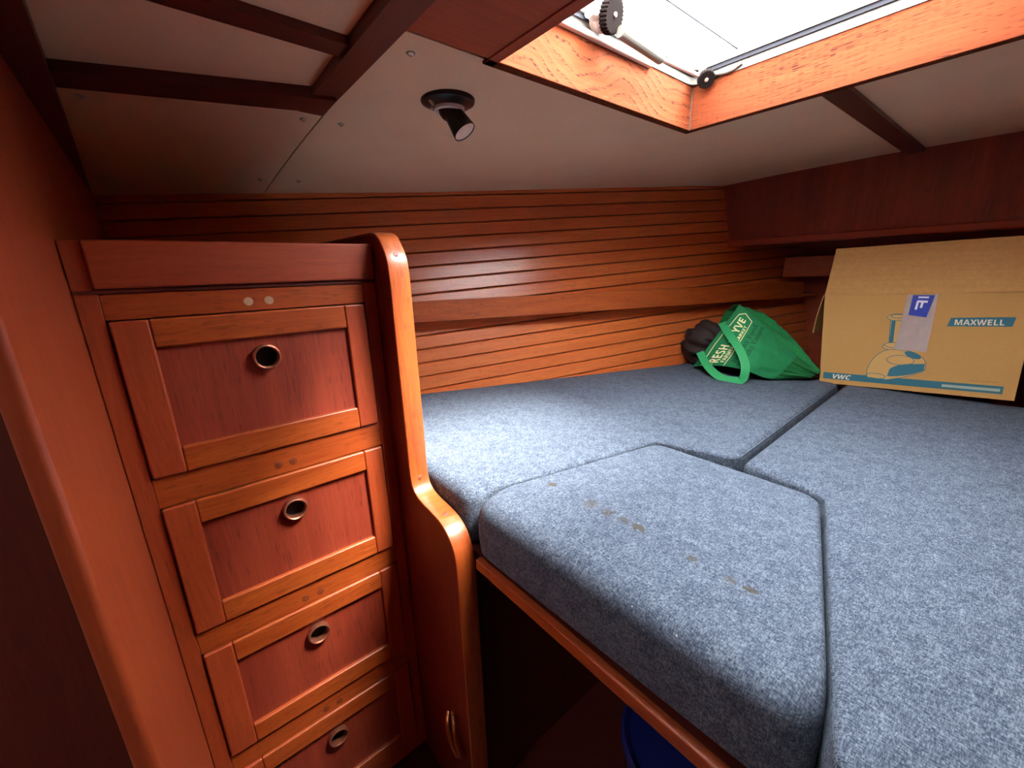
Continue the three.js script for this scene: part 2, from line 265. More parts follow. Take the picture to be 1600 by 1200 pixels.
// ---------------------------------------------------------------- hatch
{
  const { x0, x1, z0, z1 } = HATCH, t = 0.024, b = 0.38, w = struct('window_1');
  part('coaming_board', boxGeo(x0 - t, x1 + t, b, 0.492, z0 - t, z0, 0.002, 'x'), M.coaming, w);
  part('coaming_board', boxGeo(x0 - t, x1 + t, b, 0.492, z1, z1 + t, 0.002, 'x'), M.coaming, w);
  part('coaming_board', boxGeo(x1, x1 + t, b, 0.492, z0 - t, z1 + t, 0.002, 'z'), M.coamingStraight, w);
  part('coaming_board', boxGeo(x0 - t, x0, b, 0.492, z0 - t, z1 + t, 0.002, 'z'), M.mahogany, w);
  part('corner_seam', boxGeo(x1 - 0.0025, x1, b + 0.001, 0.49, z0, z0 + 0.002, 0), std({ color: 0x54443a, roughness: 0.8 }), w);
  const ring = (inset, width, y0, y1, r) => {
    const rr = (s, a, rad) => { const X0 = x0 + a, X1 = x1 - a, Z0 = z0 + a, Z1 = z1 - a; s.moveTo(X0 + rad, Z0); s.lineTo(X1 - rad, Z0); s.quadraticCurveTo(X1, Z0, X1, Z0 + rad); s.lineTo(X1, Z1 - rad); s.quadraticCurveTo(X1, Z1, X1 - rad, Z1); s.lineTo(X0 + rad, Z1); s.quadraticCurveTo(X0, Z1, X0, Z1 - rad); s.lineTo(X0, Z0 + rad); s.quadraticCurveTo(X0, Z0, X0 + rad, Z0); return s; };
    const s = rr(new THREE.Shape(), inset - width, r + 0.01); s.holes.push(rr(new THREE.Path(), inset, r));
    const g = new THREE.ExtrudeGeometry(s, { depth: y1 - y0, bevelEnabled: false, curveSegments: 8 }); g.rotateX(Math.PI / 2); g.translate(0, y1 + H, 0); return g;
  };
  const hatch = thing('deck_hatch', 'white framed opening hatch with clear lid and knurled knobs over the bed', 'hatch', [(x0 + x1) / 2, 0.49, (z0 + z1) / 2]);
  part('lower_frame', ring(0.003, 0.06, 0.491, 0.511, 0.03), M.alloy, hatch);
  part('gasket', ring(0.008, 0.05, 0.511, 0.521, 0.034), M.rubber, hatch, 'dark grey rubber seal');
  part('lid_frame', ring(0.012, 0.07, 0.521, 0.55, 0.036), M.alloy, hatch);
  part('lid_pane', boxGeo(x0 + 0.01, x1 - 0.01, 0.536, 0.542, z0 + 0.01, z1 - 0.01, 0), M.glass, hatch, 'clear acrylic pane');
  const knob = (at, dir, r, th) => {
    const d = new THREE.Vector3(...dir).normalize(), s = new THREE.Shape(), n = 28;
    for (let i = 0; i < n * 4; i++) { const a = i / (n * 4) * 2 * Math.PI, q = r * (i % 4 < 2 ? 1 : 0.91); i ? s.lineTo(Math.cos(a) * q, Math.sin(a) * q) : s.moveTo(q, 0); }
    const g = new THREE.ExtrudeGeometry(s, { depth: th, bevelEnabled: true, bevelSize: 0.001, bevelThickness: 0.0015, bevelSegments: 1 });
    g.translate(0, 0, -th / 2); g.applyQuaternion(new THREE.Quaternion().setFromUnitVectors(new THREE.Vector3(0, 0, 1), d)); g.translate(at.x, at.y, at.z);
    const k = part('knob', g, M.black, hatch, 'black knurled knob');
    part('knob_screw', lathe([[0, 0.003], [0.004, 0.002], [0.005, 0], [0.005, -0.002]], at.clone().addScaledVector(d, th / 2 + 0.002), dir, 14), M.steel, k);
    return k;
  };
  // stay arm along the port side
  knob(V(0.846, 0.517, -0.665), [0.1, -0.3, 0.95], 0.032, 0.016);
  part('stay_socket', merged([lathe([[0, 0], [0.026, 0], [0.03, 0.006], [0.03, 0.022], [0.022, 0.03], [0, 0.03]], V(0.842, 0.529, -0.704), [0.1, -0.3, 0.95], 24), lathe([[0, 0], [0.016, 0], [0.016, 0.05], [0, 0.05]], V(0.80, 0.523, -0.685), [1, -0.05, 0.05], 16)]), M.white, hatch);
  part('stay_tube', lathe([[0, 0], [0.0115, 0], [0.0125, 0.002], [0.0125, 0.165], [0.0105, 0.168], [0.0105, 0.155], [0, 0.155]], V(0.866, 0.4905, -0.6562), [1, -0.05, -0.025], 20), M.alloy, hatch);
  part('stay_rod', lathe([[0, 0], [0.005, 0], [0.005, 0.2], [0, 0.2]], V(1.02, 0.4825, -0.6597), [1, 0.05, -0.03], 12), M.white, hatch);
  part('frame_strip', boxGeo(0.6, 1.06, 0.484, 0.496, -0.712, -0.698, 0.003), M.white, hatch);
  // dog handle in the forward port corner
  knob(V(1.251, 0.489, -0.658), [-0.55, -0.65, 0.5], 0.021, 0.012);
  part('dog_lever', merged([tube([V(1.262, 0.515, -0.68), V(1.262, 0.50, -0.672), V(1.256, 0.492, -0.664)], 0.005, 10), tube([V(1.262, 0.506, -0.672), V(1.27, 0.497, -0.63), V(1.272, 0.496, -0.6), V(1.272, 0.503, -0.575)], 0.0055, 16), lathe([[0, 0], [0.011, 0], [0.011, 0.03], [0, 0.03]], V(1.262, 0.503, -0.676), [0, 1, 0], 16)]), M.alloy, hatch);
  part('lid_crack', boxGeo(0.6, 1.26, 0.533, 0.536, -0.586, -0.583, 0), M.rubber, hatch, 'thin dark line across the pane');  // dark bar standing for a crack in the acrylic
}

// ---------------------------------------------------------------- hull shelf and bow shelf
{
  const shelf = thing('hull_shelf', 'long varnished shelf with a raised front rail along the planked hull', 'shelf', [1.6, -0.19, hz(1.6, -0.19, 0.05)]);
  const run = (o0, o1, y0, y1, xa, xb) => quadSolid([[xa, y0, o0], [xb, y0, o0], [xb, y0, o1], [xa, y0, o1], [xa, y1, o0], [xb, y1, o0], [xb, y1, o1], [xa, y1, o1]].map(([x, y, o]) => V(x, y, hz(x, -0.5, o))), [[1, 0, 0.395], Y]);
  part('front_rail', run(0.02, 0.038, -0.191, -0.107, 0.452, 2.76), M.teak, shelf);
  part('shelf_board', run(-0.075, 0.02, -0.189, -0.172, 0.452, 2.9), M.plank, shelf);
  const bow = thing('bow_shelf', 'shelf across the bow behind the cardboard box in deep shade', 'shelf', [2.75, -0.07, -0.4]);
  part('front_rail', boxGeo(2.72, 2.74, -0.078, 0.03, hz(2.74, 0, 0.05), sz(2.74, 0, 0.05), 0.004, 'z'), M.teak, bow);
  part('shelf_board', boxGeo(2.74, 2.93, -0.076, -0.058, hz(2.8, 0, 0.03), sz(2.8, 0, 0.03), 0.002, 'z'), M.mahogany, bow);
}

// ---------------------------------------------------------------- cabinet of drawers
{
  const cab = thing('drawer_cabinet', 'tall varnished cabinet of framed drawers with round finger pulls by the doorway', 'cabinet', [0.15, -1.55, -1.3]);
  const zf = -1.0;
  part('carcass', boxGeo(-0.112, 0.398, -1.5, -0.02, -1.5, -1.024, 0, 'y'), M.dark, cab);
  part('counter_top', boxGeo(-0.112, 0.398, -0.02, 0.0, -1.85, -1.012, 0.002, 'x'), M.teak, cab);
  part('stile', boxGeo(-0.114, -0.083, -1.5, -0.011, -1.024, zf, 0.002, 'y'), M.mahogany, cab);
  part('stile', boxGeo(0.370, 0.4, -1.5, -0.011, -1.024, zf, 0.002, 'y'), M.mahogany, cab);
  part('fascia', boxGeo(-0.086, 0.398, -0.008, 0.0715, -1.022, zf + 0.012, 0.004, 'x'), M.mahogany, cab);
  part('filler', boxGeo(-0.114, -0.0865, -0.011, 0.0705, -1.03, zf + 0.004, 0.002, 'y'), M.mahogany, cab);
  part('cover_moulding', boxGeo(-0.114, 0.398, -0.016, -0.0085, -1.02, zf + 0.004, 0.002, 'x'), M.dark, cab);
  part('plinth', boxGeo(-0.112, 0.398, -1.55, -1.5, -1.45, -1.03, 0, 'x'), M.dark, cab);
  const plugs = [[0.133, 0.17, -0.0425], [0.13, 0.16, -0.405], [0.132, 0.167, -0.769], [0.13, 0.165, -1.13]];
  [[-0.0615, -0.0165], [-0.4275, -0.365], [-0.7875, -0.733], [-1.1455, -1.089], [-1.5, -1.452]].forEach(([a, b], i) => {
    const r = part('rail', boxGeo(-0.083, 0.37, a, b, -1.024, zf, 0.0015, 'x'), M.rail, cab);
    if (plugs[i]) for (const x of plugs[i].slice(0, 2)) part('plug', lathe([[0.0085, -0.004], [0.0085, 0.0002], [0.007, 0.0006], [0, 0.0006]], V(x, plugs[i][2], zf), [0, 0, 1], 20), i ? M.plug : M.plugPale, r, i ? undefined : 'pale wooden plug');
  });
  for (const top of [-0.0635, -0.4295, -0.7895, -1.1475]) {
    const x0 = -0.0805, x1 = 0.3665, y1 = top, y0 = top - 0.3005, ins = 0.052, zp = zf + 0.007;
    const px0 = x0 + 0.0535, px1 = x1 - 0.047, py0 = y0 + ins, py1 = y1 - ins, hx = 0.146, hy = (top > -0.1 ? -0.158 : top - 0.0905), hr = 0.0225;
    const s = new THREE.Shape(); s.moveTo(px0 - 0.004, py0 - 0.004); s.lineTo(px1 + 0.004, py0 - 0.004); s.lineTo(px1 + 0.004, py1 + 0.004); s.lineTo(px0 - 0.004, py1 + 0.004); s.closePath();
    const hole = new THREE.Path(); hole.absarc(hx, hy, hr, 0, Math.PI * 2, true); s.holes.push(hole);
    const pg = new THREE.ExtrudeGeometry(s, { depth: 0.01, bevelEnabled: false, curveSegments: 28 }); pg.translate(0, H, zp - 0.02);
    const d = part('drawer', laid(pg, Y, X, WL, WW), M.veneer, cab);
    part('drawer_stile', boxGeo(x0, px0, y0, y1, zp - 0.024, zp, 0.004, 'y'), M.mahogany, d);
    part('drawer_stile', boxGeo(px1, x1, y0, y1, zp - 0.024, zp, 0.004, 'y'), M.mahogany, d);
    part('drawer_rail', boxGeo(px0, px1, py1, y1, zp - 0.024, zp - 0.0002, 0.004, 'x'), M.rail, d);
    part('drawer_rail', boxGeo(px0, px1, y0, py0, zp - 0.024, zp - 0.0002, 0.004, 'x'), M.rail, d);
    const at = V(hx, hy, zp - 0.01);
    part('ring_pull', lathe([[0.0215, -0.006], [0.0215, 0.004], [0.0205, 0.009], [0.0208, 0.013], [0.0235, 0.0155], [0.0262, 0.014], [0.0268, 0.010], [0.0262, 0.006], [0.0262, 0]], at, [0, 0, 1], 48), M.bronze, d, 'brown metal finger ring');
    part('pull_cup', lathe([[0.0222, 0.001], [0.0222, -0.013], [0, -0.013]], at, [0, 0, 1], 32), M.hole, d);
  }
  // curved end panel between drawers and bed
  const pr = [[-0.957, 0.087], [-0.935, 0.063], [-0.919, 0.038], [-0.913, 0.005], [-0.912, -0.06], [-0.912, -0.2], [-0.912, -0.40], [-0.913, -0.475], [-0.907, -0.52], [-0.886, -0.541], [-0.85, -0.550], [-0.815, -0.5535], [-0.772, -0.562], [-0.742, -0.579], [-0.722, -0.606], [-0.712, -0.64], [-0.709, -0.70], [-0.709, -0.8]];
  const edge = new THREE.SplineCurve([[-1.03, 0.0985], [-0.985, 0.0965], ...pr].map((p) => new THREE.Vector2(...p))).getSpacedPoints(110);
  const path = [new THREE.Vector2(-1.83, 0.102), ...edge, new THREE.Vector2(-0.709, -1.53)], LIP = 0.007;
  const off = (d) => path.map((p, i) => { const a = path[Math.max(0, i - 1)], b = path[Math.min(path.length - 1, i + 1)], t = b.clone().sub(a).normalize(); return new THREE.Vector2(p.x + t.y * d, p.y - t.x * d); });
  const board = (pts, x0, x1, r, grain, m, name, parent, label) => {
    const g = new THREE.ExtrudeGeometry(new THREE.Shape(pts), { depth: x1 - x0 - 2 * r, bevelEnabled: r > 0, bevelSize: r, bevelThickness: r, bevelSegments: 3, bevelOffset: -r });
    g.applyMatrix4(new THREE.Matrix4().makeBasis(new THREE.Vector3(0, 0, 1), Y3, new THREE.Vector3(-1, 0, 0))); g.translate(x1 - r, H, 0);
    return part(name, laid(toCreasedNormals(g, 0.5), ...grain, WL, WW), m, parent, label);
  };
  const Y3 = new THREE.Vector3(0, 1, 0);
  const ep = board([...off(LIP), new THREE.Vector2(-1.5, -1.53)], 0.401, 0.449, 0, [Y, Z], M.panel, 'end_panel', cab, 'board with an S-curved front edge, shade of its side put into a dark colour');
  board([...path, ...off(LIP).reverse()], 0.4, 0.45, 0.0025, [Y, X], M.teak, 'edge_lipping', ep, 'orange varnished strip along the curved edge');
  for (const [y, z, n] of [[0.045, -0.922, [0, 0.35, 1]], [-0.507, -0.910, [0, 0.3, 1]], [-0.5575, -0.79, [0, 1, 0.25]]]) part('plug', lathe([[0.006, -0.004], [0.006, 0.0006], [0.005, 0.001], [0, 0.001]], V(0.425, y, z), n, 18), M.plug, ep);
  // folding brass hook on the panel's aft face
  const hx = 0.4;
  const hk = (y, z, o) => V(hx - o, y + 0.05, z);
  part('brass_hook', merged([lathe([[0, 0.006], [0.014, 0.006], [0.017, 0.003], [0.0175, 0]], hk(-1.235, -0.795, 0), [-1, 0, 0], 24), tube([hk(-1.222, -0.806, 0.006), hk(-1.24, -0.79, 0.02), hk(-1.278, -0.772, 0.023), hk(-1.312, -0.764, 0.016), hk(-1.326, -0.772, 0.007)], 0.0085, 24, 10), tube([hk(-1.21, -0.78, 0.006), hk(-1.235, -0.758, 0.018), hk(-1.272, -0.741, 0.021), hk(-1.306, -0.742, 0.014), hk(-1.326, -0.757, 0.007)], 0.0075, 24, 10), new THREE.SphereGeometry(0.014, 16, 12).translate(hx - 0.009, -1.278 + H, -0.766)]), M.brass, ep, 'brass folding hook');
}

// ---------------------------------------------------------------- bed
function outline(pts, step = 0.018) {               // rounded polygon [x, z, r], evenly stepped
  const out = [], n = pts.length;
  for (let i = 0; i < n; i++) {
    const p = new THREE.Vector2(...pts[i]), a = new THREE.Vector2(...pts[(i + n - 1) % n]), b = new THREE.Vector2(...pts[(i + 1) % n]), r = pts[i][2];
    const da = a.clone().sub(p).normalize(), db = b.clone().sub(p).normalize(), half = Math.acos(THREE.MathUtils.clamp(da.dot(db), -1, 1)) / 2, len = r / Math.tan(half);
    const s = p.clone().addScaledVector(da, len), e = p.clone().addScaledVector(db, len), m = Math.max(4, Math.round((Math.PI - 2 * half) * r / 0.008));
    for (let k = 0; k <= m; k++) { const t = k / m; out.push(new THREE.Vector2((1 - t) ** 2 * s.x + 2 * t * (1 - t) * p.x + t * t * e.x, (1 - t) ** 2 * s.y + 2 * t * (1 - t) * p.y + t * t * e.y)); }
  }
  const res = [];
  for (let i = 0; i < out.length; i++) { const a = out[i], b = out[(i + 1) % out.length], k = Math.max(1, Math.round(a.distanceTo(b) / step)); for (let j = 0; j < k; j++) res.push(a.clone().lerp(b, j / k)); }
  return res;
}
function inset(loop, d) {
  const n = loop.length; let area = 0; for (let i = 0; i < n; i++) { const a = loop[i], b = loop[(i + 1) % n]; area += a.x * b.y - b.x * a.y; }
  const s = Math.sign(area);
  return loop.map((p, i) => { const a = loop[(i + n - 1) % n], b = loop[(i + 1) % n], t = b.clone().sub(a).normalize(); return new THREE.Vector2(p.x - t.y * d * s, p.y + t.x * d * s); });
}
function cushionGeo(loop, yt, yb, fOf, crown, wob = 0.002) {
  const fs = loop.map((p) => typeof fOf === 'function' ? fOf(p.x, p.y) : fOf), f = Math.max(...fs);
  const n = loop.length, mid = loop.reduce((a, p) => a.add(p), new THREE.Vector2()).divideScalar(n), rings = [];
  const bump = (x, z) => (vn(x * 5 + 20, z * 5 + 20, 64, 64, 77) - 0.5) * wob * 2;
  const add = (d, y) => rings.push(inset(loop, d).map((p) => [p.x, y, p.y]));
  add(0.03, yb); add(0.006, yb + 0.002); add(0, yb + 0.01); add(-0.003, yb * 0.7 + yt * 0.3); add(-0.003, yb * 0.45 + yt * 0.55);
  const dirs = inset(loop, 1).map((p, i) => p.sub(loop[i]));
  for (let k = 0; k <= 7; k++) { const a = k / 7 * Math.PI / 2; rings.push(loop.map((p, i) => { const q = fs[i], d = q * (1 - Math.cos(a)); return [p.x + dirs[i].x * d, yt - q + q * Math.sin(a), p.y + dirs[i].y * d]; })); }
  const inner = loop.map((p, i) => new THREE.Vector2(p.x + dirs[i].x * fs[i], p.y + dirs[i].y * fs[i]));
  for (const t of [0.96, 0.9, 0.8, 0.68, 0.55, 0.4, 0.25, 0.1]) rings.push(inner.map((p) => { const x = mid.x + (p.x - mid.x) * t, z = mid.y + (p.y - mid.y) * t; return [x, yt + crown * (1 - t * t) + bump(x, z) * Math.min(1, (1 - t) * 5), z]; }));
  const pos = [], idx = [];
  for (const r of rings) for (const p of r) pos.push(p[0], p[1] + H, p[2]);
  let area = 0; for (let i = 0; i < n; i++) { const a = loop[i], b = loop[(i + 1) % n]; area += a.x * b.y - b.x * a.y; }
  for (let j = 0; j + 1 < rings.length; j++) for (let i = 0; i < n; i++) { const a = j * n + i, b = j * n + (i + 1) % n, c = a + n, d = b + n; area < 0 ? idx.push(a, b, d, a, d, c) : idx.push(a, d, b, a, c, d); }
  const cap = (j, up) => { const k = pos.length / 3, r = rings[j], y = r.reduce((s, p) => s + p[1], 0) / n + (up ? crown * 0.01 : 0); pos.push(mid.x, y + H, mid.y); for (let i = 0; i < n; i++) { const a = j * n + i, b = j * n + (i + 1) % n; (area < 0) === up ? idx.push(a, b, k) : idx.push(b, a, k); } };
  cap(rings.length - 1, true); cap(0, false);
  const g = new THREE.BufferGeometry(); g.setAttribute('position', new THREE.Float32BufferAttribute(pos, 3)); g.setIndex(idx); g.computeVertexNormals();
  return g;
}
const YT = -0.5, YB = -0.642;
{
  const platform = thing('bed_platform', 'dark wooden bed base with an orange edge board under the blue cushions', 'bed base', [1.3, -1.55, ZC]);
  const o = [[0.462, -0.76], [0.462, 0.02], [0.462, sz(0.462, YB, 0.03)], [2.9, sz(2.9, YB, 0.03)], [2.9, hz(2.9, YB, 0.03)], [0.462, hz(0.462, YB, 0.03)]];
  const s = new THREE.Shape(o.map(([x, z]) => new THREE.Vector2(x, -z)));
  const g = new THREE.ExtrudeGeometry(s, { depth: 0.018, bevelEnabled: false }); g.rotateX(-Math.PI / 2); g.translate(0, YB - 0.02 + H, 0);
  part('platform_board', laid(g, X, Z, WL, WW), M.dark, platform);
  part('edge_board', boxGeo(0.444, 0.462, -0.670, -0.6425, -0.70, 0.95, 0.003, 'z'), M.teak, platform, 'orange varnished edge board');
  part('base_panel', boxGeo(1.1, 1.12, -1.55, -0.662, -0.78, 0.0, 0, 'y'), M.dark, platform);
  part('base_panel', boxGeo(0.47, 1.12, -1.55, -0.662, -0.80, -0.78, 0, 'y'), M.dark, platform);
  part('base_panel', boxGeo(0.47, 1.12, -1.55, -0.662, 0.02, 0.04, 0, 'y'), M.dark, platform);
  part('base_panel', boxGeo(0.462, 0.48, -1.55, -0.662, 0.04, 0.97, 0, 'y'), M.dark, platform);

  const lay = (g) => laid(g, X, Z, FAB, FAB);
  // port
  const lp = outline([[0.458, -0.742, 0.045], [1.052, -0.618, 0.012], [1.098, -0.408, 0.03], [2.2, -0.43, 0.09], [2.2, hz(2.2, YT, 0.012), 0.05], [0.458, hz(0.458, YT, 0.012), 0.05]]);
  const port = thing('bed_cushion', 'blue-grey berth cushion along the planked hull with a green bag on it', 'cushion', [1.3, YB, -1.0], 'bed cushions');
  const pm = part('cover', lay(cushionGeo(lp, YT, YB, (x, z) => (z > -0.5 && x > 1.13) || x > 2.1 ? 0.026 : x < 0.52 ? 0.032 : z > -0.78 && x < 1.13 ? 0.01 : 0.022, 0.006)), M.fabric, port);
  { const run = inset(lp, 0.005).filter((p) => p.y > -0.5 && p.x > 1.13 && p.x < 2.12).sort((a, b) => a.x - b.x); part('piping', laid(tube(run.map((p) => V(p.x, YT - 0.012, p.y)), 0.0028, 60, 6), X, Z, FAB, FAB), M.fabric, pm); }
  // starboard
  const ls = outline([[0.43, -0.031, 0.05], [1.046, -0.198, 0.03], [1.098, -0.392, 0.03], [2.2, -0.414, 0.09], [2.2, sz(2.2, YT, 0.012), 0.05], [0.43, sz(0.43, YT, 0.012), 0.05]]);
  const star = thing('bed_cushion', 'large blue-grey berth cushion on the right in front of the cardboard box', 'cushion', [1.3, YB, 0.3], 'bed cushions');
  const sm = part('cover', lay(cushionGeo(ls, YT, YB, (x, z) => x > 1.08 ? 0.026 : x < 0.5 && z > 0 ? 0.03 : 0.016, 0.01)), M.fabric, star);
  // infill
  const li = outline([[0.455, -0.738, 0.06], [1.043, -0.612, 0.055], [1.034, -0.203, 0.055], [0.47, -0.045, 0.055]]);
  const inf = thing('bed_cushion', 'wedge-shaped blue-grey infill cushion in the middle with brown stains', 'cushion', [0.75, YB, -0.4], 'bed cushions');
  const mt = std({ map: T.infill, roughness: 0.95 });
  part('cover', laid(cushionGeo(li, YT, YB, (x) => 0.014 + 0.03 * Math.max(0, Math.min(1, (0.56 - x) / 0.06)), 0.012), X, Z, INF, INF, -0.4 / INF, 0.8 / INF, 0.33), mt, inf);
}
{ // things stowed below the bed
  const b = thing('plastic_tub', 'dark blue lidded plastic tub in the shadow beneath the bed', 'tub', [0.76, -1.55, -0.3]), at = V(0.76, -1.55, -0.3);
  part('tub_body', lathe([[0, 0.01], [0.115, 0.01], [0.117, 0], [0.122, 0.005], [0.154, 0.45], [0.152, 0.465], [0.148, 0.462], [0.119, 0.016], [0, 0.016]], at, [0, 1, 0], 56), M.blue, b);
  part('tub_lid', lathe([[0.148, 0.452], [0.163, 0.45], [0.1665, 0.458], [0.165, 0.470], [0.158, 0.4745], [0.150, 0.470], [0.144, 0.464], [0.06, 0.470], [0, 0.471]], at, [0, 1, 0], 56), M.blue, b);
}

// ---------------------------------------------------------------- lamp on the ceiling
{
  const cx = 0.588, cz = -0.921, cy = ceilY(cx, cz);
  const l = thing('reading_spotlight', 'small dark swivel spotlight on a round plate on the ceiling', 'lamp', [cx, cy, cz]);
  const nrm = [0, -1, -0.03];
  part('base_plate', lathe([[0, 0.012], [0.03, 0.012], [0.052, 0.009], [0.06, 0.005], [0.062, 0], [0.062, -0.006]], V(cx, cy, cz), nrm, 56), M.lampDark, l);
  part('swivel_ring', lathe([[0.028, 0.008], [0.028, 0.018], [0.031, 0.021], [0.035, 0.018], [0.035, 0.008]], V(cx + 0.006, cy, cz - 0.004), nrm, 48), M.white, l, 'pale plastic ring');
  const a = V(cx + 0.006, cy - 0.014, cz - 0.002), dir = [0.30, -0.84, 0.46], d = new THREE.Vector3(...dir).normalize();
  part('swivel_ball', new THREE.SphereGeometry(0.027, 28, 18).translate(a.x, a.y, a.z), M.lampDark, l);
  part('lamp_shade', lathe([[0.0, -0.01], [0.019, -0.008], [0.02, 0], [0.022, 0.02], [0.0275, 0.058], [0.0275, 0.062], [0.0255, 0.062], [0.0235, 0.05], [0.01, 0.035], [0, 0.035]], a, dir, 40), M.lampDark, l);
  part('lens', lathe([[0.0254, 0.0605], [0.012, 0.058], [0, 0.057]], a, dir, 32), std({ color: 0xf0dccc, metalness: 0.2, roughness: 0.3 }), l, 'pale reflector');
  part('switch', merged([new THREE.CapsuleGeometry(0.004, 0.008, 4, 10).rotateZ(0.8).translate(cx - 0.045, cy - 0.012 + H, cz + 0.004), new THREE.SphereGeometry(0.004, 12, 8).translate(cx - 0.03, cy - 0.013 + H, cz - 0.022)]), M.steel, l);
}

// ---------------------------------------------------------------- printed faces
function canvas(w, h, draw) { const c = document.createElement('canvas'); c.width = w; c.height = h; const g = c.getContext('2d'); draw(g, w, h); const t = new THREE.CanvasTexture(c); t.colorSpace = THREE.SRGBColorSpace; return t; }

{ // cardboard box: four front corners as they stand, a little crushed
  const xf = 2.13, F = [V(xf, -0.138, -0.527), V(xf, -0.112, 0.031), V(xf, -0.47, 0.046), V(xf, -0.506, -0.495)];     // TL TR BR BL
  const box = thing('cardboard_box', 'brown cardboard carton with teal print and raised top flap against the bow', 'box', [2.33, -0.5, -0.23]);
  const Bk = F.map((p) => p.clone().add(new THREE.Vector3(0.4, 0, 0)));
  part('box_body', laid(quadSolid([F[3], F[2], Bk[2], Bk[3], F[0], F[1], Bk[1], Bk[0]].map((p) => p.clone().add(new THREE.Vector3(0.006, 0, 0))), 'z'), Z, Y, 0.5, 0.5), M.card, box);
  const print = canvas(1400, 900, (g, w, h) => {
    g.fillStyle = '#c59554'; g.fillRect(0, 0, w, h);
    let s = 5; const q = () => { s = (s * 1664525 + 1013904223) >>> 0; return s / 4294967296; };
    for (let i = 0; i < 9000; i++) { g.fillStyle = q() < 0.5 ? 'rgba(150,108,58,0.10)' : 'rgba(226,188,132,0.10)'; g.fillRect(q() * w, q() * h, 2 + q() * 26, 1.5); }
    const teal = '#39707e', U = (u) => u * w, W = (v) => v * h;
    g.fillStyle = teal; g.beginPath(); g.moveTo(U(0.672), W(0.235)); g.lineTo(U(0.937), W(0.225)); g.lineTo(U(0.93), W(0.312)); g.lineTo(U(0.66), W(0.318)); g.fill();
    g.fillStyle = '#e8dcc0'; g.font = 'bold 66px sans-serif'; g.save(); g.translate(U(0.688), W(0.305)); g.rotate(-0.012); g.scale(0.94, 1); g.fillText('MAXWELL', 0, 0); g.restore();
    g.fillStyle = teal; g.fillRect(U(0.022), W(0.872), U(0.925), W(0.075));
    g.fillStyle = '#a9b3a0'; g.fillRect(U(0.68), W(0.897), U(0.255), W(0.028));
    g.fillStyle = '#efe6cf'; g.font = 'bold italic 62px sans-serif'; g.save(); g.translate(U(0.075), W(0.936)); g.scale(1.2, 1); g.fillText('VWC', 0, 0); g.restore();
    g.fillStyle = '#8a6a42'; g.fillRect(U(0.8), W(0.837), U(0.12), 3);
    // winch drawing: drum on a post over a low housing
    g.strokeStyle = teal; g.lineWidth = 5; g.fillStyle = '#d0a462';
    const E = (x, y, a, b, f) => { g.beginPath(); g.ellipse(U(x), W(y), U(a), W(b), 0, 0, 7); f && g.fill(); g.stroke(); };
    g.beginPath(); g.moveTo(U(0.385), W(0.25)); g.lineTo(U(0.392), W(0.52)); g.lineTo(U(0.452), W(0.52)); g.lineTo(U(0.456), W(0.25)); g.closePath(); g.fill(); g.stroke();
    g.fillStyle = teal; g.fillRect(U(0.392), W(0.27), U(0.02), W(0.24)); g.fillStyle = '#d0a462';
    E(0.42, 0.54, 0.062, 0.04, 1); E(0.42, 0.525, 0.05, 0.028, 1); E(0.42, 0.235, 0.052, 0.035, 1); E(0.42, 0.225, 0.035, 0.018, 1);
    g.beginPath(); g.moveTo(U(0.285), W(0.82)); g.bezierCurveTo(U(0.30), W(0.66), U(0.36), W(0.57), U(0.42), W(0.57)); g.bezierCurveTo(U(0.5), W(0.56), U(0.57), W(0.6), U(0.59), W(0.7)); g.lineTo(U(0.592), W(0.76)); g.bezierCurveTo(U(0.56), W(0.82), U(0.47), W(0.87), U(0.4), W(0.9)); g.lineTo(U(0.29), W(0.89)); g.closePath(); g.fill(); g.stroke();
    g.fillStyle = teal; g.beginPath(); g.moveTo(U(0.41), W(0.78)); g.bezierCurveTo(U(0.46), W(0.7), U(0.52), W(0.72), U(0.585), W(0.7)); g.lineTo(U(0.585), W(0.77)); g.bezierCurveTo(U(0.53), W(0.83), U(0.46), W(0.86), U(0.4), W(0.86)); g.closePath(); g.fill();
    g.beginPath(); g.ellipse(U(0.52), W(0.62), U(0.045), W(0.03), 0.4, 0, 7); g.fill(); E(0.335, 0.87, 0.055, 0.03, 0); E(0.46, 0.68, 0.07, 0.05, 0);
  });
  const front = gridGeo((u, v) => F[0].clone().lerp(F[1], u).lerp(F[3].clone().lerp(F[2], u), v), 12, 8);
  front.translate(0, 0, 0);
  const fp = part('front_panel', shellGeo((u, v) => { const p = F[0].clone().lerp(F[1], u).lerp(F[3].clone().lerp(F[2], u), v); p.x -= 0.004 * Math.sin(Math.PI * u) * Math.sin(Math.PI * v); return p; }, 12, 8, 0.004), std({ map: print, roughness: 0.85 }), box, 'front panel with teal print');
  // flap, folded up and leaning back a little
  const K = [V(2.165, 0.047, -0.522), V(2.165, 0.061, 0.03)];
  part('top_flap', laid(shellGeo((u, v) => K[0].clone().lerp(K[1], u).lerp(F[0].clone().lerp(F[1], u), v), 6, 4, 0.004), Z, Y, 0.5, 0.5), M.card, box);
  part('side_flap', laid(shellGeo((u, v) => V(2.14 + 0.36 * u, -0.138 - 0.16 * v, -0.53 - 0.018 * (1 - (1 - v) ** 2) - 0.004).add(new THREE.Vector3(0, 0.002 * u, 0)), 4, 4, 0.003), Z, Y, 0.5, 0.5), M.card, box);
  // clear tape with a blue label
  const at = (u, v, o) => { const p = F[0].clone().lerp(F[1], u).lerp(F[3].clone().lerp(F[2], u), v); p.x -= 0.004 * Math.sin(Math.PI * u) * Math.sin(Math.PI * v) + o; return p; };
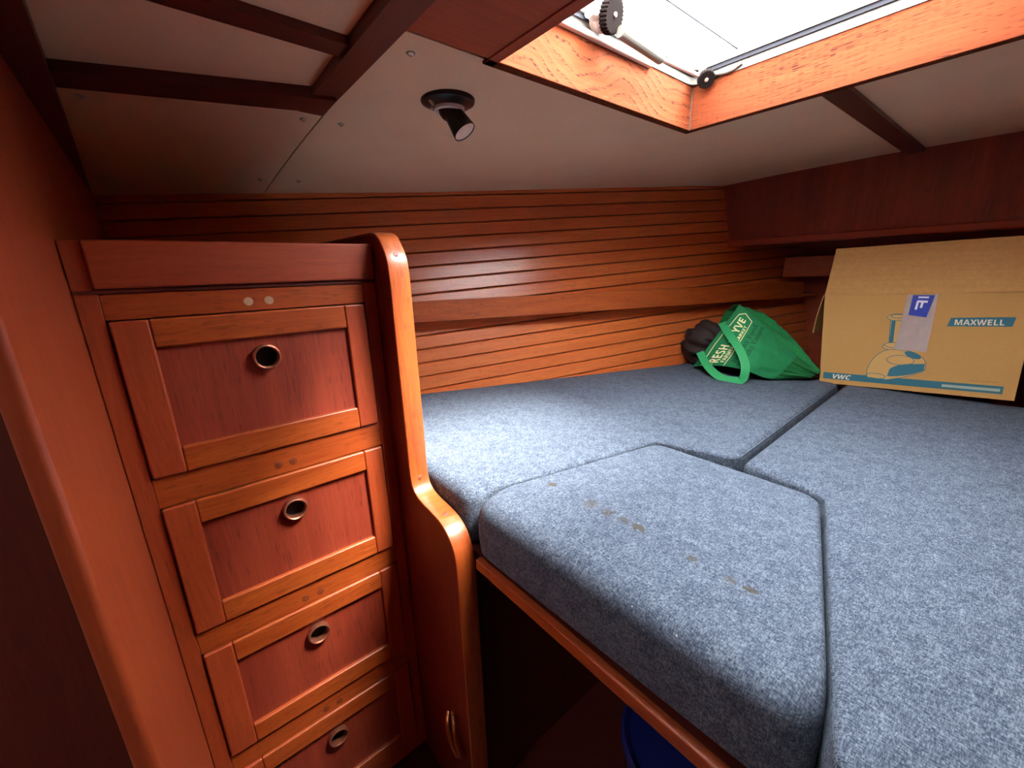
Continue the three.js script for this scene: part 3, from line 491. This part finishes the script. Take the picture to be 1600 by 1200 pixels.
  const patch = (c, o, t, wr) => shellGeo((u, v) => at((c[0][0] * (1 - u) + c[1][0] * u) * (1 - v) + (c[3][0] * (1 - u) + c[2][0] * u) * v, (c[0][1] * (1 - u) + c[1][1] * u) * (1 - v) + (c[3][1] * (1 - u) + c[2][1] * u) * v, o + wr * (vn(u * 7, v * 12 + u * 5, 64, 64, 33) - 0.3)), 16, 24, t);
  const tp = part('packing_tape', patch([[0.457, 0.004], [0.601, 0.008], [0.584, 0.577], [0.423, 0.566]], 0.0054, 0.0005, 0.0042), new THREE.MeshPhysicalMaterial({ color: 0xd8c6c0, roughness: 0.3, transparent: true, opacity: 0.5, clearcoat: 1, clearcoatRoughness: 0.15 }), fp, 'clear wrinkled packing tape');
  part('tape_label', patch([[0.483, 0.012], [0.586, 0.016], [0.560, 0.232], [0.473, 0.207]], 0.0088, 0.0005, 0.001), std({ roughness: 0.5, map: canvas(256, 300, (g, w, h) => { g.fillStyle = '#2b3fa8'; g.fillRect(0, 0, w, h); g.strokeStyle = '#e6e6f2'; g.lineWidth = 24; g.beginPath(); g.moveTo(196, 30); g.lineTo(70, 30); g.stroke(); g.lineWidth = 30; g.beginPath(); g.moveTo(70, 90); g.lineTo(200, 90); g.moveTo(80, 90); g.lineTo(80, 210); g.moveTo(140, 90); g.lineTo(140, 180); g.stroke(); }) }), fp, 'blue label with white letters');
}

{ // green shopping bag lying on its side, mouth to the left
  const bag = thing('shopping_bag', 'green reusable shopping bag with cream lettering lying on its side', 'bag', [2.02, -0.5, -0.75]);
  // stations from mouth to base: front low, front high, back high, back low
  const S = [
    [V(1.955, -0.48, -0.977), V(2.02, -0.176, -0.818), V(2.15, -0.22, -0.93), V(2.16, -0.478, -1.04)],
    [V(1.925, -0.45, -0.82), V(2.04, -0.232, -0.755), V(2.14, -0.222, -0.77), V(2.17, -0.48, -0.93)],
    [V(1.90, -0.452, -0.70), V(2.055, -0.30, -0.68), V(2.135, -0.276, -0.68), V(2.16, -0.48, -0.80)],
    [V(1.955, -0.483, -0.645), V(2.075, -0.378, -0.60), V(2.128, -0.35, -0.595), V(2.14, -0.48, -0.68)],
    [V(2.085, -0.488, -0.53), V(2.105, -0.458, -0.497), V(2.112, -0.46, -0.496), V(2.115, -0.485, -0.52)],
  ];
  const cur = [0, 1, 2, 3].map((k) => new THREE.CatmullRomCurve3(S.map((s) => s[k])));
  const wr = (u, v, s) => (vn(u * 7 + s, v * 5, 64, 64, 600 + s) - 0.5) * 0.019 + (vn(u * 16, v * 11 + s, 64, 64, 620 + s) - 0.5) * 0.009;
  const out = [new THREE.Vector3(-0.85, 0.15, 0.5), new THREE.Vector3(0.1, 0.8, 0.6), new THREE.Vector3(0.9, 0.1, -0.4), new THREE.Vector3(0, -0.3, 0)];
  const side = (k, u, v, u0 = 0, u1 = 1) => { const t = u0 + (u1 - u0) * u, a = cur[k].getPoint(t), b = cur[(k + 1) % 4].getPoint(t), p = a.lerp(b, v); const e = Math.sin(Math.PI * v), bulge = [0.035, 0.012, 0.02, 0.0][k] * e * (1 - t * 0.6); return p.addScaledVector(out[k], bulge + wr(t, v, k) * Math.min(1, e * 2) * (k === 3 ? 0.2 : 1)); };
  const face = canvas(1024, 768, (g, w, h) => {
    g.fillStyle = '#177d47'; g.fillRect(0, 0, w, h);
    let s = 9; const q = () => { s = (s * 1664525 + 1013904223) >>> 0; return s / 4294967296; };
    for (let i = 0; i < 16000; i++) { g.fillStyle = q() < 0.5 ? 'rgba(8,84,40,0.16)' : 'rgba(60,176,104,0.14)'; g.fillRect(q() * w, q() * h, 3, 3); }
    g.save(); g.translate(225, 440); g.rotate(-Math.PI / 2); g.scale(1.22, 1.22);           // writing runs up the panel, mouth side on top
    g.strokeStyle = '#e9e6a8'; g.lineWidth = 9; g.beginPath(); g.moveTo(-330, -42); g.lineTo(-290, -110); g.quadraticCurveTo(0, -165, 290, -110); g.lineTo(330, -42); g.lineTo(300, 78); g.lineTo(-300, 78); g.closePath(); g.stroke();
    g.fillStyle = '#efecae'; g.textAlign = 'center'; g.font = 'bold 112px sans-serif'; g.save(); g.scale(0.82, 1.1); g.fillText('FRESH', -185, 10); g.fillText('YVE', 245, 10); g.font = 'bold 56px sans-serif'; g.fillText('or', 40, 0); g.restore();
    g.font = 'bold 52px sans-serif'; g.fillText('FARMERS MARKET', 0, 62);
    g.fillStyle = '#0c4a28'; g.font = 'bold 74px serif'; g.fillText('Healthy Food.', 60, 165); g.fillText('Healthy Values.', 60, 240); g.restore();
    g.strokeStyle = 'rgba(8,70,36,0.7)'; g.lineWidth = 3; g.setLineDash([8, 5]); g.strokeRect(14, 14, w - 28, h - 28);
  });
  const fm = std({ map: face, roughness: 0.85 });
  // u runs mouth to base, v from low to high
  const fg = shellGeo((u, v) => side(0, u, v, 0, 0.8), 40, 24, 0.0015);
  { const a = fg.attributes.uv; for (let i = 0; i < a.count; i++) a.setY(i, 1 - a.getY(i)); }
  part('front_face', fg, fm, bag, 'printed front of the bag');
  part('base_end', laid(shellGeo((u, v) => { const p = side(0, u, v, 0.8, 1); p.x += 0.018 * Math.abs(((v * 6) % 1) - 0.5) * (1 - u * 0.7); return p; }, 10, 36, 0.0015), X, Y, 0.2, 0.2), std({ map: T.felt, roughness: 0.9, color: 0xc8d8cc }), bag, 'pleated dark green end');
  part('side_gusset', laid(shellGeo((u, v) => side(1, u, v), 30, 8, 0.0015), X, Y, 0.2, 0.2), M.felt, bag);
  part('back_face', laid(shellGeo((u, v) => side(2, u, v), 24, 12, 0.0015), X, Y, 0.2, 0.2), M.felt, bag);
  part('under_side', laid(shellGeo((u, v) => side(3, u, v), 24, 8, 0.0015), X, Y, 0.2, 0.2), M.felt, bag);
  // flat strap handles
  const strap = (pts, n, w) => { const c = new THREE.CatmullRomCurve3(pts), nn = new THREE.Vector3(...n).normalize(); return laid(shellGeo((u, v) => c.getPoint(u).addScaledVector(c.getTangent(u).cross(nn).normalize(), (v - 0.5) * w), 60, 2, 0.002), X, Y, 0.2, 0.2); };
  part('handle', strap([V(1.985, -0.262, -0.872), V(1.94, -0.30, -0.82), V(1.88, -0.365, -0.735), V(1.845, -0.425, -0.695), V(1.84, -0.476, -0.70), V(1.838, -0.488, -0.74), V(1.85, -0.484, -0.80), V(1.885, -0.455, -0.87), V(1.945, -0.405, -0.945)], [-0.8, 0.3, 0.5], 0.034), M.webbing, bag, 'green strap handle');
  part('handle', strap([V(2.02, -0.345, -0.935), V(2.0, -0.335, -0.955), V(2.01, -0.345, -0.985)], [-0.8, 0.3, 0.5], 0.022), M.webbing, bag);
  const stuff = thing('dark_garment', 'dark brown bundled garment spilling from the mouth of the green bag', 'clothing', [2.05, -0.5, -1.02]);
  const sg = new THREE.SphereGeometry(1, 48, 32), sp = sg.attributes.position;
  for (let i = 0; i < sp.count; i++) { const x = sp.getX(i), y = sp.getY(i), z = sp.getZ(i), k = 1 + (vn(x * 3 + 9, y * 3 + z * 2 + 9, 64, 64, 701) - 0.5) * 0.4 + (vn(x * 8 + 20, y * 7 + z * 6 + 20, 64, 64, 702) - 0.5) * 0.16; sp.setXYZ(i, x * 0.085 * k, Math.max(-0.098, y * 0.105 * k), z * 0.115 * k); }
  sg.computeVertexNormals(); sg.rotateX(-0.35); sg.rotateY(-0.2); sg.translate(2.07, -0.385 + H, -0.985);
  part('cloth', sg, std({ color: 0x2a1b18, roughness: 0.75 }), stuff);
}

renderer.render(scene, camera);
